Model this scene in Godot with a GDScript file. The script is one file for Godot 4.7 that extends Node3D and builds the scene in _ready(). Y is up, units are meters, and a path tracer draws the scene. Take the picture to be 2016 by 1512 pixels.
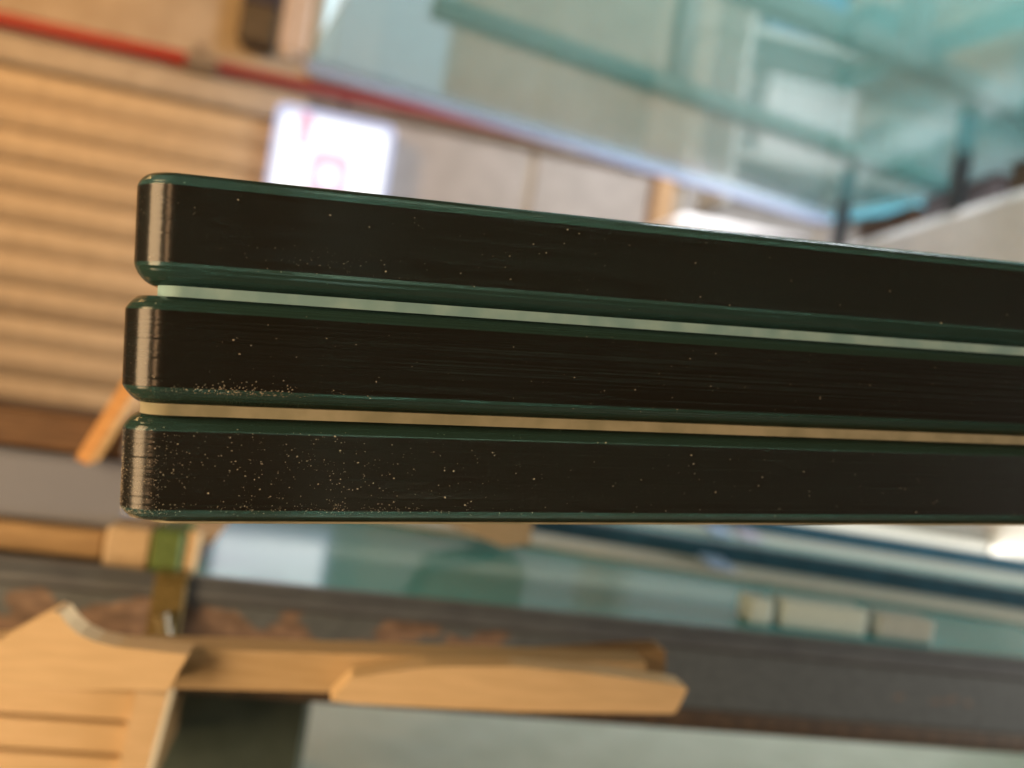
extends Node3D
# Three thick glass panes with polished edges, stacked close to the camera in a glass workshop.
# All coordinates below are metres measured from the eye point EYE; the floor is at world y = 0.

const EYE := Vector3(0, 1.2, 0)
var used := {}
var rng := RandomNumberGenerator.new()

# ------------------------------------------------------------------ materials
func noise_tex(seed_value: int, freq: float, stops: Array, cols: Array, size := 512, octaves := 4) -> NoiseTexture2D:
	var n := FastNoiseLite.new()
	n.seed = seed_value
	n.frequency = freq
	n.noise_type = FastNoiseLite.TYPE_SIMPLEX_SMOOTH
	n.fractal_octaves = octaves
	var g := Gradient.new()
	g.offsets = PackedFloat32Array(stops)
	var pc := PackedColorArray()
	for c in cols:
		pc.append(c)
	g.colors = pc
	var t := NoiseTexture2D.new()
	t.width = size
	t.height = size
	t.seamless = true
	t.noise = n
	t.color_ramp = g
	return t

func srgb(r: float, g: float, b: float) -> Color:
	return Color(r, g, b).linear_to_srgb()

# plain material with a mottled albedo; a and b are linear base colours
func mat(a: Color, b: Color, rough: float, scale: float, seed_value: int, freq := 0.02, metal := 0.0, spec := 0.5) -> StandardMaterial3D:
	var m := StandardMaterial3D.new()
	m.albedo_texture = noise_tex(seed_value, freq, [0.25, 0.75], [a.linear_to_srgb(), b.linear_to_srgb()])
	m.uv1_triplanar = true
	m.uv1_world_triplanar = true
	m.uv1_scale = Vector3.ONE * scale
	m.roughness = rough
	m.metallic = metal
	m.metallic_specular = spec
	return m

# timber: mottling stretched along x, with a finer figure
func wood(a: Color, b: Color, seed_value: int) -> StandardMaterial3D:
	var m := mat(a, b, 0.65, 1.0, seed_value, 0.012)
	m.uv1_scale = Vector3(5, 45, 45)
	return m

func flat(c: Color, rough := 0.6) -> StandardMaterial3D:
	var m := StandardMaterial3D.new()
	m.albedo_color = c.linear_to_srgb()
	m.roughness = rough
	return m

func glow(c: Color, energy: float) -> StandardMaterial3D:
	var m := StandardMaterial3D.new()
	m.albedo_color = Color(0.8, 0.8, 0.8)
	m.emission_enabled = true
	m.emission = c.linear_to_srgb()
	m.emission_energy_multiplier = energy
	return m

func lit(c: Color, energy: float) -> StandardMaterial3D:
	var m := glow(c, energy)
	m.albedo_color = Color(0.02, 0.02, 0.02)
	return m

func glass(c: Color, alpha: float, rough := 0.03, spec := 0.5) -> StandardMaterial3D:
	var m := StandardMaterial3D.new()
	m.metallic_specular = spec
	var s := c.linear_to_srgb()
	m.albedo_color = Color(s.r, s.g, s.b, alpha)
	m.transparency = BaseMaterial3D.TRANSPARENCY_ALPHA
	m.roughness = rough
	return m

# ------------------------------------------------------------------ geometry
func face(st: SurfaceTool, pts: Array, centre: Vector3) -> void:
	var n: Vector3 = (pts[1] - pts[0]).cross(pts[2] - pts[0])
	var mid := Vector3.ZERO
	for p in pts:
		mid += p
	mid /= pts.size()
	var list := pts.duplicate()
	if n.dot(mid - centre) > 0.0:   # front faces run clockwise
		list.reverse()
	n = -(list[1] - list[0]).cross(list[2] - list[0]).normalized()
	for i in range(1, list.size() - 1):
		for p in [list[0], list[i], list[i + 1]]:
			st.set_normal(n)
			st.add_vertex(p)

func begin() -> SurfaceTool:
	var st := SurfaceTool.new()
	st.begin(Mesh.PRIMITIVE_TRIANGLES)
	return st

# box with chamfered edges between two corners
func cbox(st: SurfaceTool, lo: Vector3, hi: Vector3, c := 0.002) -> void:
	var ctr := (lo + hi) / 2.0
	var h := (hi - lo) / 2.0
	c = minf(c, minf(h.x, minf(h.y, h.z)) * 0.45)
	var V := func(sx, sy, sz, axis) -> Vector3:
		var k := h - Vector3(c, c, c)
		k[axis] = h[axis]
		return ctr + Vector3(sx, sy, sz) * k
	for a in 3:
		var b := (a + 1) % 3
		var d := (a + 2) % 3
		for s in [-1, 1]:
			var q := []
			for e in [[-1, -1], [1, -1], [1, 1], [-1, 1]]:
				var v := Vector3.ZERO
				v[a] = s
				v[b] = e[0]
				v[d] = e[1]
				q.append(V.call(v.x, v.y, v.z, a))
			face(st, q, ctr)
			for s2 in [-1, 1]:
				var q2 := []
				for e in [[a, -1], [a, 1], [b, 1], [b, -1]]:
					var v := Vector3.ZERO
					v[a] = s
					v[b] = s2
					v[d] = e[1]
					q2.append(V.call(v.x, v.y, v.z, e[0]))
				face(st, q2, ctr)
	for sx in [-1, 1]:
		for sy in [-1, 1]:
			for sz in [-1, 1]:
				face(st, [V.call(sx, sy, sz, 0), V.call(sx, sy, sz, 1), V.call(sx, sy, sz, 2)], ctr)

# polygon in x and y extruded along z
func prism(st: SurfaceTool, poly: PackedVector2Array, z0: float, z1: float) -> void:
	var tris := Geometry2D.triangulate_polygon(poly)
	var cz := (z0 + z1) / 2.0
	for i in range(0, tris.size(), 3):
		for z in [z0, z1]:
			var t := []
			for k in 3:
				t.append(Vector3(poly[tris[i + k]].x, poly[tris[i + k]].y, z))
			var m: Vector3 = (t[0] + t[1] + t[2]) / 3.0
			face(st, t, Vector3(m.x, m.y, cz))
	var sgn := 0.0
	for i in poly.size():
		sgn += poly[i].cross(poly[(i + 1) % poly.size()])
	for i in poly.size():
		var a := poly[i]
		var b := poly[(i + 1) % poly.size()]
		var out := Vector2(b.y - a.y, a.x - b.x) * signf(sgn)
		var mid := (a + b) / 2.0 - out * 0.5
		face(st, [Vector3(a.x, a.y, z0), Vector3(b.x, b.y, z0), Vector3(b.x, b.y, z1), Vector3(a.x, a.y, z1)], Vector3(mid.x, mid.y, cz))

func tube(st: SurfaceTool, a: Vector3, b: Vector3, r: float, n := 20) -> void:
	var d := (b - a).normalized()
	var u := d.cross(Vector3.UP if absf(d.y) < 0.9 else Vector3.RIGHT).normalized()
	var v := d.cross(u)
	for i in n:
		var p0 := u * cos(TAU * i / n) + v * sin(TAU * i / n)
		var p1 := u * cos(TAU * (i + 1) / n) + v * sin(TAU * (i + 1) / n)
		var q := [a + p0 * r, a + p1 * r, b + p1 * r, b + p0 * r]
		var nn := [p0, p1, p1, p0]
		var f := (q[1] - q[0]).cross(q[2] - q[0]) as Vector3
		var order := [0, 1, 2, 0, 2, 3] if f.dot(p0) < 0.0 else [0, 2, 1, 0, 3, 2]
		for k in order:
			st.set_normal(nn[k])
			st.add_vertex(q[k])
		face(st, [a, a + p0 * r, a + p1 * r], (a + b) / 2.0)
		face(st, [b, b + p0 * r, b + p1 * r], (a + b) / 2.0)

func numbered(called: String) -> String:
	used[called] = used.get(called, -1) + 1
	return called if used[called] == 0 else "%s_%03d" % [called, used[called]]

func thing(called: String, label: String, category: String, at := Vector3.ZERO, basis := Basis(), group := "") -> Node3D:
	var o := Node3D.new()
	o.name = numbered(called)
	add_child(o)
	o.transform = Transform3D(basis, EYE + at)
	o.set_meta("label", label)
	o.set_meta("category", category)
	if group:
		o.set_meta("group", group)
	return o

func part(called: String, st: SurfaceTool, m: Material, parent: Node3D) -> MeshInstance3D:
	var o := MeshInstance3D.new()
	o.name = called
	o.mesh = st.commit()
	o.mesh.surface_set_material(0, m)
	parent.add_child(o, true)
	return o

func box_part(called: String, lo: Vector3, hi: Vector3, m: Material, parent: Node3D, c := 0.002) -> MeshInstance3D:
	var st := begin()
	cbox(st, lo, hi, c)
	return part(called, st, m, parent)

# ------------------------------------------------------------------ the panes
# outline of a pane in plan: corner at the origin, u to the right, w towards the back, rounded front corner
func outline(len_u: float, len_w: float, r: float, inset: float) -> PackedVector3Array:
	var pts := PackedVector3Array()   # x = u, y = path length, z = -w (towards the camera is +z)
	var rr := maxf(r - inset, 0.0004)
	var corners := [[Vector2(r, r), PI, 14], [Vector2(len_u - r, r), 1.5 * PI, 6], [Vector2(len_u - r, len_w - r), 0.0, 6], [Vector2(r, len_w - r), 0.5 * PI, 6]]
	for c in corners:
		for i in c[2] + 1:
			var a: float = c[1] + 0.5 * PI * i / c[2]
			var p: Vector2 = c[0] + Vector2(cos(a), sin(a)) * rr
			pts.append(Vector3(p.x, 0, -p.y))
	return pts

func ring_mesh(st: SurfaceTool, lower: PackedVector3Array, y0: float, upper: PackedVector3Array, y1: float, n0: PackedVector3Array, n1: PackedVector3Array) -> void:
	var k := lower.size()
	var run := 0.0
	for i in k:
		var j := (i + 1) % k
		var l0 := run
		run += lower[i].distance_to(lower[j])
		var q := [lower[i] + Vector3(0, y0, 0), lower[j] + Vector3(0, y0, 0), upper[j] + Vector3(0, y1, 0), upper[i] + Vector3(0, y1, 0)]
		var nn := [n0[i], n0[j], n1[j], n1[i]]
		var uv := [Vector2(l0, y0), Vector2(run, y0), Vector2(run, y1), Vector2(l0, y1)]
		var f: Vector3 = (q[1] - q[0]).cross(q[2] - q[0])
		var order := [0, 1, 2, 0, 2, 3] if f.dot(nn[0]) < 0.0 else [0, 2, 1, 0, 3, 2]
		for t in order:
			st.set_normal(nn[t].normalized())
			st.set_uv(uv[t])
			st.add_vertex(q[t])

func side_normals(len_u: float, len_w: float) -> PackedVector3Array:
	var out := PackedVector3Array()
	for c in [[PI, 14], [1.5 * PI, 6], [0.0, 6], [0.5 * PI, 6]]:
		for i in c[1] + 1:
			var a: float = c[0] + 0.5 * PI * i / c[1]
			out.append(Vector3(cos(a), 0, -sin(a)))
	return out

func tilted(n: PackedVector3Array, t: float) -> PackedVector3Array:
	var out := PackedVector3Array()
	for v in n:
		out.append((v * cos(t) + Vector3(0, sin(t), 0)).normalized())
	return out

func cap(st: SurfaceTool, ring: PackedVector3Array, y: float, up: bool) -> void:
	var mid := Vector3.ZERO
	for p in ring:
		mid += p
	mid = mid / ring.size() + Vector3(0, y, 0)
	for i in ring.size():
		face(st, [mid, ring[i] + Vector3(0, y, 0), ring[(i + 1) % ring.size()] + Vector3(0, y, 0)], mid + Vector3(0, -1 if up else 1, 0))

func speck(st: SurfaceTool, p: Vector3, along: Vector3, n: Vector3, l: float, w: float, t: float) -> void:
	var side := n.cross(along).normalized()
	var a := [p + along * l, p + side * w + along * l * rng.randf_range(-0.4, 0.4), p - along * l, p - side * w + along * l * rng.randf_range(-0.4, 0.4)]
	var top := p + n * t
	for i in 4:
		face(st, [a[i], a[(i + 1) % 4], top], p - n * t)

func pane(y0: float, h: float, cb: float, ct: float, u0: float, wf: float, r: float, soft: float, label: String, M: Dictionary, basis: Basis, at: Vector3) -> Node3D:
	var lu := 0.9
	var lw := 0.52
	var o := thing("glass_pane", label, "glass pane", at + basis * Vector3(u0, y0, wf), basis, "stacked thick glass panes")
	var e := 0.00035   # the worn arris between edge and bevel
	var full := outline(lu, lw, r, 0.0)
	var inl := outline(lu, lw, r, cb)
	var inu := outline(lu, lw, r, ct)
	var sn := side_normals(lu, lw)
	var st := begin()
	var yb := cb + e
	var yt := h - ct - e
	ring_mesh(st, full, yb, full, yt, sn, sn)
	var body := part("polished_edge", st, M.edge, o)
	body.set_meta("label", "dark polished edge of the pane")
	st = begin()
	cap(st, inl, 0.0, false)
	cap(st, inu, h, true)
	part("pane_face", st, M.face, o)
	# ground bevels with softened arrises
	for side in [-1, 1]:
		var c: float = cb if side < 0 else ct
		st = begin()
		var steps := 8
		for i in steps:
			var ra: PackedVector3Array
			var pair := []
			for k in [i, i + 1]:
				var th: float = 0.5 * PI * k / steps
				var inset: float = c * (1.0 - pow(cos(th), 2.0 / soft))
				var rise: float = (c + e) * pow(sin(th), 2.0 / soft)
				var nt: float = lerpf(0.06, PI / 2 - 0.1, clampf(0.5 + (k / float(steps) - 0.5) * 1.0, 0.0, 1.0)) if soft > 1.9 else lerpf(0.1, PI / 2 - 0.15, smoothstep(-0.25, 1.25, k / float(steps)))
				pair.append([outline(lu, lw, r, inset), (c + e - rise) if side < 0 else (h - c - e + rise), tilted(sn, side * nt)])
			ring_mesh(st, pair[0][0], pair[0][1], pair[1][0], pair[1][1], pair[0][2], pair[1][2])
		part("lower_bevel" if side < 0 else "upper_bevel", st, M.bevel, o)
	return o

func dust(o: Node3D, h: float, cb: float, ct: float, r: float, count: int, clusters: Array, m: Material) -> void:
	var st := begin()
	var put := func(u: float, v: float, size: float) -> void:
		var p: Vector3
		var n := Vector3(0, 0, 1)
		if v < cb:
			p = Vector3(u, v, -(cb - v))
			n = Vector3(0, -0.707, 0.707)
		elif v > h - ct:
			p = Vector3(u, v, -(v - h + ct))
			n = Vector3(0, 0.707, 0.707)
		else:
			p = Vector3(u, v, 0)
		if u < r:
			var c := (r - u) / r
			var dz := r * (1.0 - sqrt(maxf(0.0, 1.0 - c * c)))
			p.z -= dz
			n = Vector3(-c, n.y, maxf(0.05, sqrt(maxf(0.0, 1.0 - c * c)))).normalized()
		var a := rng.randf_range(-0.25, 0.75) if rng.randf() < 0.75 else rng.randf_range(-1.6, 1.6)
		var along := Vector3(cos(a), sin(a), 0)
		along = (along - n * along.dot(n)).normalized()
		speck(st, p + n * 0.00002, along, n, size, size * rng.randf_range(0.2, 0.8), size * 0.4)
	for i in count:
		var u := rng.randf() * rng.randf_range(0.3, 1.0) * 0.24
		var s := 0.000025 + 0.0002 * pow(rng.randf(), 7.0)
		put.call(u, rng.randf_range(0.0003, h - 0.0003), s)
	for c in clusters:   # [u, v, spread u, spread v, count, size]
		for i in c[4]:
			put.call(absf(c[0] + rng.randfn() * c[2]) + 0.0002, clampf(c[1] + rng.randfn() * c[3], 0.0003, h - 0.0003), c[5] * rng.randf_range(0.5, 1.7))
	var d := part("dust", st, m, o)
	d.set_meta("kind", "stuff")
	d.set_meta("label", "pale grinding dust and lint on the pane edge")

func streaks(seed_value: int, w: int, h: int, strength: float) -> ImageTexture:
	# fine polishing lines that run along the edge
	var g := RandomNumberGenerator.new()
	g.seed = seed_value
	var n := FastNoiseLite.new()
	n.seed = seed_value
	n.frequency = 0.012
	var img := Image.create(w, h, false, Image.FORMAT_RF)
	for y in h:
		var base := g.randf_range(-1, 1) * strength
		if g.randf() < 0.1:
			base *= 1.8
		for x in w:
			img.set_pixel(x, y, Color(0.5 + base * (0.65 + 0.6 * n.get_noise_2d(x, y * 7)) + 0.05 * n.get_noise_2d(x * 6, y * 9), 0, 0))
	return ImageTexture.create_from_image(img)

func build_stack() -> void:
	var dd := Vector3(0.99252, 0.10214, -0.06680).normalized()
	var nn := Vector3(-0.10132, 0.99473, 0.01554)
	nn = (nn - dd * nn.dot(dd)).normalized()
	var basis := Basis(dd, nn, dd.cross(nn))
	var at := Vector3(-0.03387, -0.03397, -0.15245)
	var M := {}
	var lines := streaks(11, 512, 80, 0.55)
	var edge := StandardMaterial3D.new()
	edge.albedo_color = Color(srgb(0.019, 0.0175, 0.0125), 0.5)
	edge.refraction_enabled = true
	edge.refraction_scale = 0.052
	edge.roughness = 0.2
	edge.heightmap_enabled = true
	edge.heightmap_texture = lines
	edge.heightmap_scale = 0.011
	edge.uv1_scale = Vector3(9.0, 42.0, 1)
	M.edge = edge
	var dusty: StandardMaterial3D = edge.duplicate()   # the lowest edge is dulled by grinding dust
	dusty.roughness = 0.25
	var bevel := StandardMaterial3D.new()
	bevel.albedo_color = Color(srgb(0.09, 0.225, 0.19), 0.2)
	bevel.refraction_enabled = true
	bevel.refraction_scale = 0.052
	bevel.uv1_scale = Vector3(12, 60, 1)
	bevel.roughness = 0.16
	bevel.heightmap_enabled = true
	bevel.heightmap_texture = lines
	bevel.heightmap_scale = 0.012
	M.bevel = bevel
	var pf := StandardMaterial3D.new()
	pf.albedo_color = Color(srgb(0.35, 0.7, 0.6), 0.0)
	pf.refraction_enabled = true
	pf.refraction_scale = 0.052
	pf.roughness = 0.0
	M.face = pf
	var dm := flat(Color(0.5, 0.44, 0.34), 0.85)
	M.edge = dusty
	var p3 := pane(0.0, 0.0188, 0.0018, 0.0024, -0.0016, 0.0, 0.0070, 1.3, "lowest and dustiest of the three stacked thick glass panes", M, basis, at)
	dust(p3, 0.0188, 0.0018, 0.0024, 0.0070, 900, [[0.004, 0.009, 0.004, 0.005, 350, 0.00007], [0.032, 0.010, 0.012, 0.005, 260, 0.00008], [0.04, 0.0025, 0.016, 0.0006, 220, 0.00007], [0.003, 0.0012, 0.003, 0.0008, 240, 0.00009], [0.0003, 0.009, 0.0003, 0.0045, 260, 0.00008]], dm)
	M.edge = edge
	var p2 := pane(0.0208, 0.0188, 0.0026, 0.0021, -0.0021, 0.0006, 0.0080, 1.25, "middle one of the three stacked thick glass panes", M, basis, at)
	dust(p2, 0.0188, 0.0026, 0.0021, 0.0080, 650, [[0.0205, 0.0016, 0.006, 0.0011, 650, 0.0001], [0.009, 0.0022, 0.004, 0.0006, 90, 0.00006], [0.004, 0.003, 0.003, 0.003, 60, 0.00006]], dm)
	var p1 := pane(0.0415, 0.0197, 0.0036, 0.0020, -0.0010, 0.0004, 0.0080, 1.6, "topmost of the three stacked thick glass panes", M, basis, at)
	dust(p1, 0.0197, 0.0036, 0.0020, 0.0080, 430, [[0.032, 0.006, 0.006, 0.0012, 60, 0.00006], [0.001, 0.010, 0.0006, 0.004, 60, 0.00005]], dm)
	# interleaving sheets between the panes
	var pale_piece := mat(Color(0.18, 0.34, 0.38), Color(0.26, 0.43, 0.46), 0.7, 14.0, 21, 0.012)
	var o := thing("interleaf_sheet", "pale greenish white spacer sheet between the top and middle panes", "spacer sheet", at + basis * Vector3(0.0034, 0.0396, -0.0004), basis, "spacer sheets in the glass stack")
	var st := begin()
	sheet_shape(st, 0.8, 0.5, 0.0019, 0.005)
	part("foam_sheet", st, pale_piece, o)
	var cream := mat(Color(0.22, 0.215, 0.14), Color(0.32, 0.30, 0.21), 0.8, 14.0, 22, 0.012)
	o = thing("interleaf_sheet", "cream spacer sheet between the middle and lowest panes", "spacer sheet", at + basis * Vector3(0.0012, 0.0188, -0.0002), basis, "spacer sheets in the glass stack")
	st = begin()
	sheet_shape(st, 0.8, 0.5, 0.0020, 0.006)
	part("foam_sheet", st, cream, o)
	o = thing("thin_cream_film", "thin cream film under the lowest pane", "film", at + basis * Vector3(0.003, -0.00045, -0.0012), basis)  # thin cream sheet along the underside of the lowest pane
	st = begin()
	sheet_shape(st, 0.8, 0.5, 0.00035, 0.006)
	part("film_sheet", st, cream, o)

func sheet_shape(st: SurfaceTool, lu: float, lw: float, t: float, r: float) -> void:
	var ring := outline(lu, lw, r, 0.0)
	var sn := side_normals(lu, lw)
	ring_mesh(st, ring, 0.0, ring, t, sn, sn)
	cap(st, ring, 0.0, false)
	cap(st, ring, t, true)

# ------------------------------------------------------------------ back wall
func build_wall() -> void:
	var wall_m := mat(Color(0.44, 0.36, 0.27), Color(0.5, 0.42, 0.32), 0.85, 0.7, 31)
	var w := Node3D.new()
	w.name = "wall"
	w.set_meta("kind", "structure")
	add_child(w)
	w.position = EYE
	box_part("wall_slab", Vector3(-4, -1.2, -3.25), Vector3(7, 2.6, -3.06), wall_m, w)
	var panel_m := mat(Color(0.33, 0.305, 0.28), Color(0.38, 0.35, 0.325), 0.7, 0.8, 32)
	for x in [[-0.05, 0.54], [0.572, 1.14], [1.17, 1.75], [1.78, 2.4]]:
		box_part("wall_panel", Vector3(x[0], -1.2, -3.058), Vector3(x[1], 0.875, -3.035), panel_m, w, 0.008)
	var post := thing("door_post", "orange brown timber post against the wall beside the white stack", "post", Vector3(1.06, 0, -2.98))
	box_part("timber", Vector3(-0.035, -1.2, -0.045), Vector3(0.035, 0.9, 0.04), mat(Color(0.40, 0.24, 0.11), Color(0.48, 0.3, 0.15), 0.6, 3.0, 33), post)

	# roller shutter, slat by slat
	var cream := [mat(Color(0.52, 0.40, 0.26), Color(0.60, 0.47, 0.31), 0.5, 1.5, 41), mat(Color(0.48, 0.37, 0.24), Color(0.57, 0.44, 0.29), 0.5, 1.7, 42)]
	var sh := thing("roller_shutter", "cream slatted roller shutter on the wall left of the lit sign", "shutter", Vector3(-1.45, 0.79, -3.05))
	var prof := PackedVector2Array()
	for i in 9:
		var t := i / 8.0
		prof.append(Vector2(-0.003 - 0.096 * t, 0.006 + 0.016 * sin(PI * t)))
	prof.append(Vector2(-0.099, -0.002))
	prof.append(Vector2(-0.003, -0.002))
	var meshes := []
	for k in 2:
		var st := begin()
		extrude_x(st, prof, -1.2, 1.16)
		var am := st.commit()
		am.surface_set_material(0, cream[k])
		meshes.append(am)
	for i in 19:
		var s := MeshInstance3D.new()
		s.name = "slat"
		s.mesh = meshes[i % 2 if i % 5 else 0]
		s.position = Vector3(0, -0.102 * i + rng.randf_range(-0.003, 0.003), rng.randf_range(0.0, 0.006))
		s.rotation = Vector3(rng.randf_range(-0.08, 0.05), 0, rng.randf_range(-0.002, 0.002))
		sh.add_child(s, true)
	box_part("backing", Vector3(-1.2, -1.95, -0.008), Vector3(1.16, 0.0, -0.003), flat(Color(0.3, 0.2, 0.12)), sh)
	box_part("housing", Vector3(-1.22, 0.003, -0.005), Vector3(1.18, 0.095, 0.05), mat(Color(0.40, 0.34, 0.27), Color(0.46, 0.4, 0.32), 0.6, 1.0, 43), sh, 0.008)

	# red pipe with its coupling
	var pipe := thing("red_pipe", "red painted pipe running along the wall above the shutter", "pipe", Vector3(-0.65, 0.918, -2.98))
	var red := mat(Color(0.34, 0.014, 0.008), Color(0.42, 0.022, 0.012), 0.4, 4.0, 51)
	var st := begin()
	tube(st, Vector3(-2.0, 0.0, 0), Vector3(-0.02, 0.0, 0), 0.023)
	part("pipe_run", st, red, pipe)
	st = begin()
	tube(st, Vector3(0.06, -0.002, 0), Vector3(2.2, -0.004, 0), 0.021)
	part("pipe_run", st, mat(Color(0.22, 0.018, 0.018), Color(0.28, 0.028, 0.026), 0.5, 4.0, 52), pipe)
	st = begin()
	tube(st, Vector3(-0.03, 0, 0), Vector3(0.07, -0.003, 0), 0.031)
	part("coupling", st, mat(Color(0.2, 0.16, 0.12), Color(0.26, 0.21, 0.16), 0.5, 6.0, 53), pipe)
	st = begin()
	cbox(st, Vector3(-0.012, 0.02, -0.012), Vector3(0.02, 0.06, 0.012))
	part("valve_stem", st, mat(Color(0.2, 0.16, 0.12), Color(0.26, 0.21, 0.16), 0.5, 6.0, 53), pipe)
	for x in [-1.6, -0.8, 0.5, 1.6]:
		st = begin()
		cbox(st, Vector3(x - 0.012, -0.03, -0.08), Vector3(x + 0.012, -0.005, 0.0))
		part("bracket", st, flat(Color(0.15, 0.12, 0.1)), pipe)

	# dark box high on the wall
	var db := thing("wall_box", "dark box with a navy top hanging high on the wall", "box", Vector3(-0.475, 1.02, -3.0))
	box_part("lower_half", Vector3(-0.06, 0.0, -0.058), Vector3(0.06, 0.13, 0.05), mat(Color(0.07, 0.05, 0.025), Color(0.1, 0.07, 0.04), 0.5, 3.0, 55), db, 0.006)
	box_part("upper_half", Vector3(-0.06, 0.133, -0.058), Vector3(0.06, 0.4, 0.05), mat(Color(0.035, 0.03, 0.045), Color(0.06, 0.05, 0.07), 0.5, 3.0, 56), db, 0.006)

	build_sign()

	# white panel in the wall with added glow, seen through the sheet overhead
	var wb := thing("glowing_panel", "white panel with added glow high on the wall behind the overhead glass", "window", Vector3(-0.05, 0.99, -3.02))
	box_part("pane", Vector3(-0.17, 0.0, -0.035), Vector3(0.23, 0.62, 0.0), lit(Color(0.72, 0.90, 0.98), 1.0), wb, 0.006)
	box_part("pane", Vector3(-0.215, -0.01, -0.035), Vector3(-0.178, 0.62, 0.01), lit(Color(0.78, 0.97, 1.0), 1.15), wb, 0.006)
	box_part("frame", Vector3(-0.235, -0.022, -0.035), Vector3(0.25, -0.012, 0.012), flat(Color(0.4, 0.5, 0.5)), wb, 0.003)
	box_part("frame", Vector3(-0.235, -0.011, -0.035), Vector3(-0.217, 0.62, 0.012), flat(Color(0.4, 0.5, 0.5)), wb, 0.003)
	# things along the wall, seen through the overhead sheet
	var shelf_m := mat(Color(0.5, 0.5, 0.45), Color(0.58, 0.57, 0.52), 0.7, 2.0, 61)
	var sf := thing("wall_shelf", "pale wall shelf seen through the overhead glass sheet", "shelf", Vector3(2.0, 0.97, -2.9))
	box_part("board", Vector3(-0.75, -0.03, -0.13), Vector3(0.9, 0.0, 0.12), shelf_m, sf)
	box_part("board", Vector3(-0.75, 0.42, -0.13), Vector3(0.9, 0.45, 0.12), shelf_m, sf)
	box_part("side", Vector3(-0.78, -0.2, -0.13), Vector3(-0.753, 0.9, 0.12), shelf_m, sf)
	box_part("side", Vector3(0.903, -0.2, -0.13), Vector3(0.93, 0.9, 0.12), shelf_m, sf)
	var bins := [["blue storage box on the upper wall shelf", Vector3(1.46, 1.42, -2.9), Vector3(0.3, 0.24, 0.2), Color(0.05, 0.22, 0.4)],
		["dark teal storage box beside the blue one on the upper shelf", Vector3(1.8, 1.42, -2.9), Vector3(0.22, 0.2, 0.2), Color(0.04, 0.12, 0.12)],
		["white storage box on the lower wall shelf", Vector3(1.52, 0.972, -2.9), Vector3(0.36, 0.3, 0.2), Color(0.7, 0.72, 0.7)],
		["greenish storage box at the right of the lower wall shelf", Vector3(1.98, 0.972, -2.9), Vector3(0.26, 0.25, 0.2), Color(0.3, 0.38, 0.34)],
		["brown carton at the right of the upper wall shelf", Vector3(2.2, 1.42, -2.9), Vector3(0.3, 0.3, 0.2), Color(0.4, 0.27, 0.15)]]
	for b in bins:
		var o := thing("storage_box", b[0], "box", b[1], Basis(), "boxes on the wall shelf")
		var s: Vector3 = b[2]
		var m := mat(b[3] * 0.9, b[3] * 1.1, 0.5, 4.0, 63)
		box_part("box_body", Vector3(-s.x / 2, 0.0, -s.z / 2), Vector3(s.x / 2, s.y - 0.032, s.z / 2), m, o, 0.01)
		box_part("lid", Vector3(-s.x / 2 - 0.008, s.y - 0.03, -s.z / 2 - 0.008), Vector3(s.x / 2 + 0.008, s.y, s.z / 2 + 0.008), m, o, 0.006)

func extrude_x(st: SurfaceTool, prof: PackedVector2Array, x0: float, x1: float) -> void:
	# profile holds (y, z); smooth shading is not needed at this size
	var c := Vector2.ZERO
	for p in prof:
		c += p
	c /= prof.size()
	for i in prof.size():
		var a := prof[i]
		var b := prof[(i + 1) % prof.size()]
		face(st, [Vector3(x0, a.x, a.y), Vector3(x0, b.x, b.y), Vector3(x1, b.x, b.y), Vector3(x1, a.x, a.y)], Vector3((x0 + x1) / 2, c.x, c.y))
	var f0 := []
	var f1 := []
	for p in prof:
		f0.append(Vector3(x0, p.x, p.y))
		f1.append(Vector3(x1, p.x, p.y))
	face(st, f0, Vector3((x0 + x1) / 2, c.x, c.y))
	face(st, f1, Vector3((x0 + x1) / 2, c.x, c.y))

func rounded(w: float, h: float, r: float, n := 6) -> PackedVector2Array:
	var p := PackedVector2Array()
	for c in [[Vector2(w / 2 - r, h / 2 - r), 0.0], [Vector2(-w / 2 + r, h / 2 - r), 0.5], [Vector2(-w / 2 + r, -h / 2 + r), 1.0], [Vector2(w / 2 - r, -h / 2 + r), 1.5]]:
		for i in n + 1:
			var a: float = PI * (c[1] + 0.5 * i / n)
			p.append(c[0] + Vector2(cos(a), sin(a)) * r)
	return p

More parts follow.
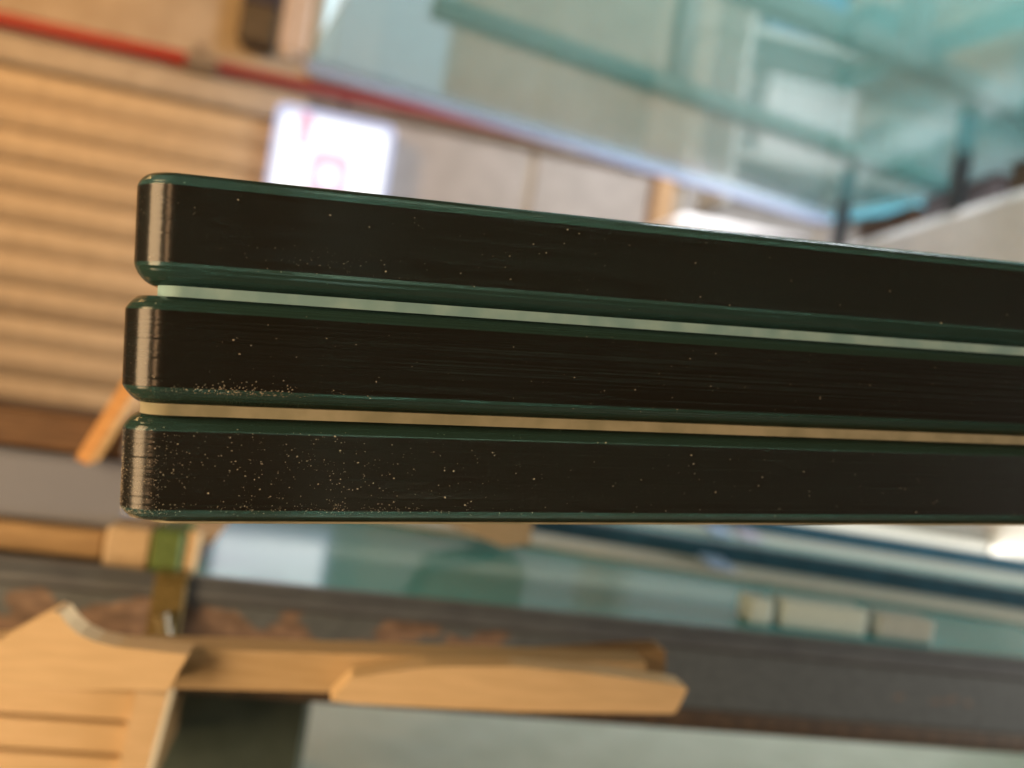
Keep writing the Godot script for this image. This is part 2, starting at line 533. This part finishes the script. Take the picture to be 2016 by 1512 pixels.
func build_sign() -> void:
	var o := thing("light_box_sign", "glowing white light box sign with a pink emblem on the wall", "sign", Vector3(-0.163, 0.6, -2.93))
	var st := begin()
	prism(st, rounded(0.405, 0.46, 0.028), -0.09, 0.0)
	part("housing", st, lit(Color(0.66, 0.70, 0.95), 1.0), o)
	st = begin()
	prism(st, rounded(0.36, 0.40, 0.03), 0.001, 0.006)
	part("lit_face", st, lit(Color(1, 1, 1), 1.45), o)
	# pink emblem: a rounded tile with a round opening, and a bar above it
	st = begin()
	var tile := rounded(0.135, 0.17, 0.035)
	var hole := PackedVector2Array()
	for i in 28:
		hole.append(Vector2(cos(TAU * i / 28), sin(TAU * i / 28)) * 0.032)
	for i in 28:   # ring of quads between the opening and the tile outline
		var a := i
		var b := (i + 1) % 28
		face(st, [v3(hole[a]), v3(hole[b]), v3(tile[b]), v3(tile[a])], Vector3(0, 0, -1))
	var pink := lit(Color(1.0, 0.77, 0.91), 1.0)
	var e := part("emblem", st, pink, o)
	e.position = Vector3(0.0, 0.012, 0.009)
	st = begin()
	prism(st, rounded(0.048, 0.10, 0.012), 0.008, 0.011)
	e = part("emblem_bar", st, pink, o)
	e.position = Vector3(-0.1, 0.145, 0)
	st = begin()
	prism(st, rounded(0.04, 0.05, 0.012), 0.0125, 0.014)
	e = part("emblem_dot", st, lit(Color(1.0, 0.50, 0.66), 1.0), o)
	e.position = Vector3(-0.1, 0.185, 0)
	var l := AreaLight3D.new()
	l.name = "sign_light"
	l.area_size = Vector2(0.36, 0.4)
	l.light_energy = 0.08
	l.light_color = Color(0.95, 0.96, 1.0)
	l.shadow_enabled = true
	o.add_child(l)
	l.position = Vector3(0, 0, 0.03)
	l.rotation_degrees = Vector3(0, 180, 0)

func v3(p: Vector2) -> Vector3:
	return Vector3(p.x, p.y, 0)

# ------------------------------------------------------------------ overhead glass and the white stacks
func build_overhead() -> void:
	var turn := Basis(Vector3.UP, deg_to_rad(13.0))
	var o := thing("overhead_glass_sheet", "large teal glass sheet held overhead at the upper right", "glass sheet", Vector3(1.272, 0.6, -2.18), turn)
	# local axes: -x along the far edge to the left, +z along the right edge towards the camera
	var teal := glass(Color(0.20, 0.54, 0.56), 0.36, 0.06)
	box_part("sheet", Vector3(-1.5, 0.0, 0.052), Vector3(-0.037, 0.015, 1.7), teal, o, 0.002)
	var lav := flat(Color(0.62, 0.68, 0.86), 0.25)  # pale strip colours stand in for glow inside the glass edges
	lav.backlight_enabled = true
	lav.backlight = Color(0.9, 0.93, 1.0)
	var aqua := flat(Color(0.36, 0.68, 0.78), 0.25)
	aqua.backlight_enabled = true
	aqua.backlight = Color(0.7, 0.95, 1.0)
	box_part("polished_edge", Vector3(-1.5, -0.004, 0.0), Vector3(0.0, 0.02, 0.05), lav, o, 0.003)
	box_part("polished_edge", Vector3(-0.035, -0.004, 0.052), Vector3(0.0, 0.02, 1.7), aqua, o, 0.003)
	# rails that carry the sheet from above, each a bar of its own
	var brown := mat(Color(0.10, 0.09, 0.07), Color(0.15, 0.13, 0.10), 0.6, 6.0, 71)
	var green := mat(Color(0.03, 0.07, 0.05), Color(0.06, 0.11, 0.08), 0.5, 6.0, 72)
	var r := thing("hanging_frame", "steel frame of green and brown bars above the overhead glass sheet", "frame", Vector3(1.272, 0.6, -2.18), turn)
	box_part("rail", Vector3(-1.5, 0.022, 0.80), Vector3(0.3, 0.055, 0.84), brown, r)
	box_part("rail", Vector3(-1.35, 0.022, 0.40), Vector3(-0.02, 0.055, 0.44), green, r)
	box_part("rail", Vector3(-1.2, 0.022, 1.20), Vector3(0.3, 0.055, 1.235), green, r)
	box_part("rail", Vector3(-1.2, 0.022, 1.30), Vector3(0.3, 0.055, 1.34), green, r)
	box_part("upright", Vector3(-0.66, 0.057, 0.80), Vector3(-0.62, 1.2, 0.84), brown, r)
	box_part("upright", Vector3(-0.85, 0.057, 0.40), Vector3(-0.81, 1.2, 0.44), brown, r)
	box_part("upright", Vector3(0.1, 0.057, 0.80), Vector3(0.14, 1.2, 0.84), green, r)
	box_part("cross_bar", Vector3(-0.61, 0.062, 0.62), Vector3(-0.58, 0.09, 1.4), green, r)
	# hanger at the left corner
	var h := thing("hanger_post", "pinkish beige post coming down to the left corner of overhead glass", "post", Vector3(-0.215, 0.6, -1.83))
	box_part("post", Vector3(-0.028, 0.022, -0.02), Vector3(0.028, 1.3, 0.02), mat(Color(0.6, 0.45, 0.34), Color(0.66, 0.5, 0.4), 0.6, 4.0, 73), h, 0.005)
	var tip := begin()
	tube(tip, Vector3(-0.004, 0.012, -0.0), Vector3(-0.004, 0.022, 0.0), 0.02)
	part("foot", tip, flat(Color(0.7, 0.55, 0.44)), h)

	# white wrapped stacks
	var wrap := mat(Color(0.70, 0.67, 0.66), Color(0.8, 0.77, 0.76), 0.45, 2.0, 81, 0.03)
	var a := thing("wrapped_stack", "pinkish white wrapped stack standing behind, below the overhead sheet corner", "wrapped stack", Vector3(0, 0, 0), Basis(), "wrapped white stacks")
	var y := -1.2
	var i := 0
	for t in [0.45, 0.4, 0.45, 0.455]:
		var dx: float = [0.0, 0.01, -0.008, 0.004][i]
		box_part("wrapped_bundle", Vector3(0.83 + dx, y, -2.62), Vector3(1.28 + dx, y + t, -2.2 + dx), wrap, a, 0.03)
		y += t + 0.002
		i += 1
	var b := thing("wrapped_stack", "cream white wrapped stack at right that carries the two black posts", "wrapped stack", Vector3(0, 0, 0), Basis(Vector3.UP, -0.12), "wrapped white stacks")
	y = -1.2
	i = 0
	for t in [0.5, 0.46, 0.4, 0.33]:
		var dx: float = [0.0, 0.012, -0.006, 0.0][i]
		box_part("wrapped_bundle", Vector3(0.957 + dx, y, -2.2), Vector3(2.3, y + t, -0.95 + dx), wrap, b, 0.025)
		y += t + 0.002
		i += 1
	var dark := mat(Color(0.02, 0.025, 0.03), Color(0.04, 0.045, 0.05), 0.4, 5.0, 83)
	var k := 0
	for p in [Vector3(1.215, 0.4965, -1.99), Vector3(1.165, 0.4965, -1.50)]:
		var c := thing("black_post", ["slim black post at the far corner of the overhead sheet", "slim black post beside the right edge of the overhead sheet"][k], "post", p, Basis(), "black posts beside the overhead sheet")
		box_part("post", Vector3(-0.014, 0.006, -0.014), Vector3(0.014, 0.2, 0.014), dark, c, 0.003)
		box_part("foot", Vector3(-0.018, 0.0, -0.018), Vector3(0.018, 0.0055, 0.018), dark, c, 0.001)
		k += 1
	var cols := [Color(0.09, 0.05, 0.03), Color(0.12, 0.10, 0.11), Color(0.06, 0.035, 0.015)]
	for q in 3:
		var c := thing("dark_carton", ["dark brown carton, farthest of three on the cream wrapped stack", "grey brown carton, middle of three on the cream wrapped stack", "blackish carton, nearest of three on the cream wrapped stack"][q], "carton", Basis(Vector3.UP, -0.12) * Vector3(1.13, 0.4965, -2.02 + q * 0.3), Basis(Vector3.UP, -0.12), "cartons on the wrapped stack")
		box_part("carton_body", Vector3(-0.1, 0, -0.13), Vector3(0.3, 0.066 + 0.006 * q, 0.13), mat(cols[q] * 0.8, cols[q] * 1.3, 0.7, 8.0, 85 + q), c, 0.006)
		box_part("carton_lid", Vector3(-0.103, 0.067 + 0.006 * q, -0.133), Vector3(0.303, 0.072 + 0.006 * q, 0.133), mat(cols[q] * 0.8, cols[q] * 1.3, 0.7, 8.0, 85 + q), c, 0.002)

# slate paint with flaked rust: heavy along the lower half at the left, hardly any at the right
func rust_texture() -> ImageTexture:
	var n := FastNoiseLite.new()
	n.seed = 17
	n.frequency = 0.02
	n.fractal_octaves = 4
	var img := Image.create(2048, 64, false, Image.FORMAT_RGB8)
	for y in 64:
		for x in 2048:
			var f := x / 2048.0 * 2.0 - 0.5
			var v := y / 64.0
			var amount := 0.5 - 0.9 * smoothstep(0.06, 0.24, f) - 1.5 * absf(v - 0.52)
			var k := smoothstep(-0.02, 0.07, n.get_noise_2d(x, y * 0.8) + amount)
			var grain := 0.85 + 0.3 * n.get_noise_2d(x * 5 + 900, y * 5)
			var paint := Color(0.095, 0.115, 0.13) * grain
			var rust := Color(0.22, 0.15, 0.11) * (0.8 + 0.6 * n.get_noise_2d(x * 3, y * 3 + 500))
			img.set_pixel(x, y, paint.lerp(rust, k).linear_to_srgb())
	return ImageTexture.create_from_image(img)

# ------------------------------------------------------------------ beam, lower sheets and offcuts
func build_lower() -> void:
	# rusty steel channel
	var steel := StandardMaterial3D.new()
	steel.albedo_texture = noise_tex(91, 0.012, [0.2, 0.8], [srgb(0.07, 0.08, 0.095), srgb(0.095, 0.11, 0.125)], 512, 5)
	steel.uv1_triplanar = true
	steel.uv1_world_triplanar = true
	steel.uv1_scale = Vector3(5, 9, 5)
	steel.roughness = 0.45
	var st := begin()
	var o := thing("steel_channel", "slate grey steel channel with rust patches under the lower glass sheet", "beam", Vector3(0, -0.127, -0.45))
	box_part("top_flange", Vector3(-0.5, -0.010, -0.09), Vector3(1.5, 0.0, 0.004), steel, o, 0.003)
	box_part("web", Vector3(-0.5, -0.045, -0.012), Vector3(1.5, -0.0105, -0.002), steel, o, 0.002)
	box_part("bottom_flange", Vector3(-0.5, -0.0575, -0.09), Vector3(1.5, -0.0455, 0.0045), mat(Color(0.04, 0.024, 0.012), Color(0.075, 0.045, 0.022), 0.6, 8.0, 92), o, 0.003)  # its dark brown holds the shadow on the bottom lip
	box_part("front_lip", Vector3(-0.5, 0.0003, -0.0025), Vector3(1.5, 0.0036, 0.004), steel, o, 0.001)
	var web := StandardMaterial3D.new()
	web.albedo_texture = rust_texture()
	web.roughness = 0.5
	st = begin()
	for q in [[Vector3(-0.5, -0.045, 0), Vector2(0, 1)], [Vector3(-0.5, -0.0105, 0), Vector2(0, 0)], [Vector3(1.5, -0.0105, 0), Vector2(1, 0)], [Vector3(-0.5, -0.045, 0), Vector2(0, 1)], [Vector3(1.5, -0.0105, 0), Vector2(1, 0)], [Vector3(1.5, -0.045, 0), Vector2(1, 1)]]:
		st.set_normal(Vector3(0, 0, 1))
		st.set_uv(q[1])
		st.add_vertex(q[0])
	part("painted_face", st, web, o)
	for x in [-0.44, 1.4]:
		box_part("leg", Vector3(x, -1.073, -0.085), Vector3(x + 0.05, -0.058, -0.035), steel, o, 0.003)

	# glass sheet that lies on the channel
	o = thing("lower_glass_sheet", "teal glass sheet lying on the rusty channel below the stack", "glass sheet", Vector3(0, -0.1265, -0.45))
	box_part("sheet", Vector3(-0.064, 0.0, -0.49), Vector3(1.6, 0.0025, -0.0035), glass(Color(0.11, 0.46, 0.52), 0.78, 0.07, 0.26), o, 0.002)
	# rails behind
	var blue := mat(Color(0.012, 0.06, 0.10), Color(0.02, 0.09, 0.15), 0.35, 5.0, 95)
	var pale := mat(Color(0.5, 0.52, 0.48), Color(0.62, 0.63, 0.58), 0.5, 14.0, 96)
	var t := Basis(Vector3.UP, deg_to_rad(-12.5))
	for k in 2:
		var r := thing("blue_rail", ["dark blue rail lying on the lower glass sheet, nearer one", "dark blue rail lying on the lower glass sheet, farther one"][k], "rail", [Vector3(0.29, -0.1235, -0.661), Vector3(0.516, -0.1235, -0.847)][k], t, "dark blue rails")
		box_part("rail", Vector3(-0.4, 0.0, -0.022), Vector3(0.9, 0.0165, 0.0), blue, r, 0.002)
		var s := thing("pale_strip", ["flat pale strip lying in front of the nearer blue rail", "flat pale strip lying between the two blue rails"][k], "strip", [Vector3(0.266, -0.1235, -0.603), Vector3(0.478, -0.1235, -0.781)][k], t, "pale strips beside the blue rails")
		box_part("strip", Vector3(-0.4, 0.0, -0.052), Vector3(0.9, 0.003, 0.0), pale, s, 0.001)
	# white blocks in place of reflections, and blue tags on the strips
	var white := mat(Color(0.5, 0.62, 0.62), Color(0.58, 0.7, 0.69), 0.5, 20.0, 131)
	var pads := [["narrow white block in place of a reflection on the lower glass sheet, leftmost of three", Vector3(0.272, -0.1235, -0.476), Vector3(0.014, 0.0155, 0.02)], ["broad white block in place of a reflection on the lower glass sheet, middle of three", Vector3(0.315, -0.1235, -0.474), Vector3(0.056, 0.0165, 0.02)], ["greyish block in place of a reflection on the lower glass sheet, rightmost of three", Vector3(0.372, -0.1235, -0.472), Vector3(0.038, 0.015, 0.02)]]
	for p in pads:
		var w := thing("reflection_block", p[0], "block", p[1], Basis(Vector3.UP, deg_to_rad(-4.0)), "blocks in place of reflections on the lower glass sheet")
		var h: Vector3 = p[2] / 2.0
		box_part("pale_piece", Vector3(-h.x, 0.0, -h.z), Vector3(h.x, p[2].y, h.z), white if p[1].x < 0.35 else mat(Color(0.36, 0.42, 0.42), Color(0.44, 0.5, 0.49), 0.5, 20.0, 132), w, 0.001)
	var tags := [["pale blue tag on the nearer pale strip", Vector3(0.318, -0.1203, -0.628), Color(0.32, 0.5, 0.85)], ["pale blue tag on the farther pale strip", Vector3(0.405, -0.1203, -0.806), Color(0.45, 0.6, 0.9)], ["lavender tag on the farther pale strip beside the blue tag", Vector3(0.437, -0.1203, -0.80), Color(0.65, 0.6, 0.8)]]
	for p in tags:
		var w := thing("tag", p[0], "tag", p[1], Basis(Vector3.UP, deg_to_rad(-12.5)), "tags on the pale strips")
		box_part("card", Vector3(-0.010, 0.0, -0.022), Vector3(0.010, 0.003, 0.022), flat(p[2], 0.4), w, 0.001)
	# timber bearer that carries the panes
	var oak := wood(Color(0.30, 0.21, 0.11), Color(0.38, 0.27, 0.15), 97)
	o = thing("bearer_wedge", "brown timber wedge standing on the lower sheet under the panes", "wedge", Vector3(0.115, -0.1212, -0.62), Basis(Vector3.FORWARD, -0.10))
	st = begin()
	prism(st, PackedVector2Array([Vector2(-0.05, 0.097), Vector2(0.04, 0.097), Vector2(0.036, 0.003), Vector2(0.016, 0.0005), Vector2(-0.033, 0.02)]), -0.03, 0.03)
	part("wedge", st, oak, o)

	# lower tier: pale sheet
	o = thing("pale_glass_sheet", "pale grey green glass sheet on the tier under the channel", "glass sheet", Vector3(0, -0.31, -0.45))
	box_part("sheet", Vector3(-0.1, 0.0, -0.9), Vector3(1.7, 0.012, 0.0), mat(Color(0.55, 0.58, 0.47), Color(0.62, 0.64, 0.54), 0.5, 3.0, 98, 0.01), o, 0.003)
	o = thing("olive_crate", "dark olive crate standing on the pale sheet below the battens", "crate", Vector3(-0.03, -0.297, -0.56))
	var olive := mat(Color(0.06, 0.08, 0.06), Color(0.09, 0.115, 0.09), 0.35, 2.0, 99)
	box_part("crate_body", Vector3(-0.06, 0.0, -0.06), Vector3(0.04, 0.085, 0.03), olive, o, 0.004)
	box_part("rim", Vector3(-0.064, 0.086, -0.064), Vector3(0.044, 0.096, 0.034), olive, o, 0.003)

	# plywood and battens in front of the channel
	var ply := wood(Color(0.60, 0.45, 0.26), Color(0.66, 0.50, 0.30), 101)
	var ply2 := wood(Color(0.46, 0.34, 0.19), Color(0.52, 0.39, 0.23), 102)
	var darkwood := wood(Color(0.22, 0.13, 0.05), Color(0.30, 0.19, 0.08), 103)
	o = thing("plywood_offcut", "light plywood offcut with a pointed curved top at lower left", "plywood", Vector3(0, 0, -0.3))
	st = begin()
	prism(st, PackedVector2Array([Vector2(-0.16, -0.128), Vector2(-0.16, -0.1215), Vector2(-0.099, -0.111), Vector2(-0.084, -0.0995), Vector2(-0.0815, -0.1000), Vector2(-0.0785, -0.1035), Vector2(-0.0745, -0.1065), Vector2(-0.069, -0.1085), Vector2(-0.062, -0.1095), Vector2(-0.0385, -0.1102), Vector2(-0.0435, -0.1232), Vector2(-0.10, -0.1262)]), -0.012, 0.0)
	part("board", st, ply, o)
	o = thing("long_batten", "long tan batten running right from the plywood offcut", "batten", Vector3(0, 0, -0.313))
	st = begin()
	prism(st, PackedVector2Array([Vector2(-0.06, -0.1285), Vector2(-0.06, -0.114), Vector2(0.135, -0.103), Vector2(0.137, -0.118)]), -0.014, 0.0)
	part("batten", st, ply2, o)
	o = thing("short_batten", "short bright batten with a blunt cut right end", "batten", Vector3(0, 0, -0.3))
	st = begin()
	prism(st, PackedVector2Array([Vector2(0.012, -0.1225), Vector2(0.0185, -0.1135), Vector2(0.045, -0.1075), Vector2(0.077, -0.1045), Vector2(0.110, -0.1047), Vector2(0.1395, -0.1060), Vector2(0.1475, -0.1068), Vector2(0.1484, -0.1078), Vector2(0.1452, -0.1168), Vector2(0.1436, -0.1178), Vector2(0.079, -0.1215), Vector2(0.021, -0.1230)]), -0.011, 0.0)
	part("batten", st, ply, o)
	o = thing("dark_offcut", "brown tapered offcut behind the right end of the short batten", "offcut", Vector3(0, 0, -0.33))
	st = begin()
	prism(st, PackedVector2Array([Vector2(0.04, -0.124), Vector2(0.07, -0.1165), Vector2(0.099, -0.1095), Vector2(0.1485, -0.1022), Vector2(0.1505, -0.1028), Vector2(0.153, -0.119)]), -0.012, 0.0)
	part("board", st, darkwood, o)

	# slatted pallet crate at the lower left
	o = thing("slatted_crate", "tan slatted crate below the plywood at the lower left corner", "crate", Vector3(-0.06, -0.167, -0.4))
	var tan := wood(Color(0.60, 0.44, 0.25), Color(0.66, 0.49, 0.29), 105)
	for i in 5:
		box_part("board", Vector3(-0.2, -0.013 - i * 0.0155, -0.012), Vector3(-0.012, 0.0005 - i * 0.0155, 0.0), tan, o, 0.001)
	st = begin()
	prism(st, PackedVector2Array([Vector2(-0.0115, 0.003), Vector2(0.003, 0.003), Vector2(-0.006, -0.08), Vector2(-0.016, -0.08)]), -0.02, 0.004)
	part("corner_post", st, tan, o)
	for i in 5:
		box_part("side_board", Vector3(-0.018, -0.013 - i * 0.0155, -0.15), Vector3(-0.008, 0.0005 - i * 0.0155, -0.0205), darkwood, o, 0.001)

	# bars piled on the channel at the left
	o = thing("tan_timber", "tan timber lying on the channel under the grey bar", "timber", Vector3(0, -0.1268, -0.5))
	box_part("timber", Vector3(-0.45, 0.0, -0.03), Vector3(-0.112, 0.0145, 0.028), wood(Color(0.36, 0.24, 0.12), Color(0.48, 0.33, 0.17), 111), o)
	o = thing("grey_bar", "speckled grey steel bar between the tan and the dark timber", "bar", Vector3(0, -0.112, -0.5))
	box_part("bar", Vector3(-0.45, 0.0, -0.03), Vector3(-0.104, 0.037, 0.02), mat(Color(0.14, 0.16, 0.21), Color(0.20, 0.22, 0.27), 0.6, 30.0, 112, 0.05), o, 0.003)
	o = thing("dark_timber", "dark brown timber on top of the grey bar", "timber", Vector3(0, -0.0745, -0.5))
	box_part("timber", Vector3(-0.45, 0.0, -0.035), Vector3(-0.112, 0.021, 0.012), wood(Color(0.10, 0.05, 0.02), Color(0.16, 0.085, 0.035), 113), o)
	o = thing("leaning_lath", "thin orange wooden lath leaning behind the left ends of panes", "lath", Vector3(-0.127, -0.075, -0.465), Basis(Vector3.FORWARD, 0.38))
	box_part("lath", Vector3(-0.0045, 0.0, -0.02), Vector3(0.0035, 0.07, 0.0), mat(Color(0.55, 0.27, 0.08), Color(0.65, 0.35, 0.12), 0.6, 20.0, 114), o, 0.001)
	o = thing("beige_block", "pale beige packing block beside the green block on the channel", "block", Vector3(-0.1, -0.1268, -0.47))
	box_part("block", Vector3(-0.009, 0.0, -0.02), Vector3(0.0145, 0.022, 0.012), mat(Color(0.5, 0.38, 0.24), Color(0.58, 0.45, 0.29), 0.7, 20.0, 115), o)
	o = thing("green_block", "green block with a tan rounded end between the beige block and glass", "block", Vector3(-0.077, -0.1268, -0.465))
	box_part("block", Vector3(-0.0078, 0.0, -0.02), Vector3(0.008, 0.024, 0.012), mat(Color(0.07, 0.12, 0.02), Color(0.10, 0.16, 0.035), 0.6, 20.0, 116), o)
	st = begin()
	tube(st, Vector3(0.0115, 0.002, 0.006), Vector3(0.0125, 0.024, 0.006), 0.0038, 16)
	part("end_cap", st, mat(Color(0.5, 0.36, 0.2), Color(0.58, 0.43, 0.25), 0.6, 20.0, 117), o)
	# olive clamp on the face of the channel
	o = thing("clamp", "olive brass clamp hanging over the face of the rusty channel", "clamp", Vector3(-0.070, -0.1268, -0.44))
	var brass := mat(Color(0.10, 0.075, 0.02), Color(0.17, 0.12, 0.04), 0.35, 30.0, 118)
	box_part("strap", Vector3(-0.0085, -0.045, -0.004), Vector3(0.0075, 0.001, 0.0), brass, o, 0.001)
	st = begin()
	tube(st, Vector3(-0.002, -0.014, 0.004), Vector3(0.004, -0.032, 0.006), 0.0045, 18)
	part("screw", st, brass, o)
	box_part("hook", Vector3(-0.0085, 0.0015, -0.018), Vector3(0.0075, 0.0045, 0.0), brass, o, 0.001)

	# floor under it all
	var fl := MeshInstance3D.new()
	fl.name = "floor"
	var fst := begin()
	cbox(fst, Vector3(-4, -0.1, -3.3), Vector3(7, 0.0, 2.0), 0.01)
	fl.mesh = fst.commit()
	fl.mesh.surface_set_material(0, mat(Color(0.2, 0.18, 0.15), Color(0.28, 0.25, 0.21), 0.7, 0.8, 121))
	fl.set_meta("kind", "structure")
	add_child(fl)

# ------------------------------------------------------------------ lamps and added light panels outside the frame
func panel_lamp(label: String, at: Vector3, target: Vector3, size: Vector2, energy: float, col: Color, seen: float) -> void:
	var o := thing("light_panel", label, "lamp", at)
	var z := (at - target).normalized()     # light shines along -z
	var up := Vector3.UP if absf(z.y) < 0.95 else Vector3.RIGHT
	var x := up.cross(z).normalized()
	o.transform.basis = Basis(x, z.cross(x), z)
	box_part("housing", Vector3(-size.x / 2 - 0.02, -size.y / 2 - 0.02, 0.006), Vector3(size.x / 2 + 0.02, size.y / 2 + 0.02, 0.05), flat(Color(0.4, 0.4, 0.4)), o)
	box_part("diffuser", Vector3(-size.x / 2, -size.y / 2, 0.0), Vector3(size.x / 2, size.y / 2, 0.005), glow(col, seen), o, 0.001)
	var l := AreaLight3D.new()
	l.name = "lamp_light"
	l.area_size = size
	l.light_energy = energy
	l.light_color = col.linear_to_srgb()
	l.shadow_enabled = true
	l.area_range = 12.0
	l.area_attenuation = 2.0
	o.add_child(l)
	l.position = Vector3(0, 0, -0.01)

func _ready() -> void:
	rng.seed = 7
	# camera
	var cam := Camera3D.new()
	cam.name = "camera"
	cam.fov = 50.0
	cam.near = 0.01
	cam.far = 50.0
	var att := CameraAttributesPhysical.new()
	att.frustum_focal_length = 25.734
	att.exposure_aperture = 7.4
	att.frustum_focus_distance = 0.156
	att.frustum_near = 0.01
	att.frustum_far = 50.0
	cam.attributes = att
	add_child(cam)
	cam.transform = Transform3D(Basis(Vector3(0.96884, 0.15366, 0.19428), Vector3(-0.15080, 0.98812, -0.0295), Vector3(-0.19651, -0.00072, 0.98050)).orthonormalized(), EYE)
	cam.current = true
	# surroundings: dim workshop, lit by lamps and added fill panels
	var we := WorldEnvironment.new()
	we.name = "environment"
	var e := Environment.new()
	e.background_mode = Environment.BG_COLOR
	e.background_color = Color(0.26, 0.22, 0.18)
	e.background_energy_multiplier = 1.0
	e.tonemap_mode = Environment.TONE_MAPPER_LINEAR
	e.tonemap_exposure = 1.0
	e.sdfgi_enabled = true
	e.ssao_enabled = true
	e.ssil_enabled = true
	we.environment = e
	add_child(we)
	# lamps and added panels
	panel_lamp("warm lamp panel out of frame at the left, lighting the shutter", Vector3(-1.7, 1.35, -1.3), Vector3(-0.9, 0.6, -3.0), Vector2(0.5, 0.5), 3.2, Color(1.0, 0.55, 0.20), 4.0)
	panel_lamp("cool panel added in place of daylight, out of frame above the overhead glass", Vector3(1.0, 1.55, -1.2), Vector3(1.5, 0.3, -2.1), Vector2(0.8, 0.6), 6.0, Color(0.95, 0.97, 1.0), 4.0)  # added panel, stands in for daylight from the upper right
	panel_lamp("slim warm lamp standing left of the panes, reflected in their corners", Vector3(-0.70, 0.0, 0.20), Vector3(-0.05, -0.06, -0.2), Vector2(0.44, 0.9), 1.1, Color(1.0, 0.64, 0.32), 1.2)
	panel_lamp("second slim warm lamp in front of the panes at the left", Vector3(-0.42, 0.03, 0.58), Vector3(-0.05, -0.06, -0.2), Vector2(0.10, 0.5), 0.07, Color(1.0, 0.54, 0.24), 1.2)
	panel_lamp("neutral fill panel added out of frame low at the right", Vector3(1.65, 0.0, -0.25), Vector3(0.2, -0.12, -0.6), Vector2(0.5, 0.2), 3.2, Color(1.0, 0.95, 0.86), 3.0)  # added fill for the lower sheets, channel and bevels
	panel_lamp("low light strip added behind the pale sheet, between the two tiers", Vector3(0.7, -0.18, -1.34), Vector3(0.5, -0.31, -0.7), Vector2(1.6, 0.07), 0.5, Color(1.0, 0.98, 0.88), 0.6)  # added only to brighten the pale sheet
	print("lamps done")
	build_wall()
	build_overhead()
	build_lower()
	build_stack()
	print("built")
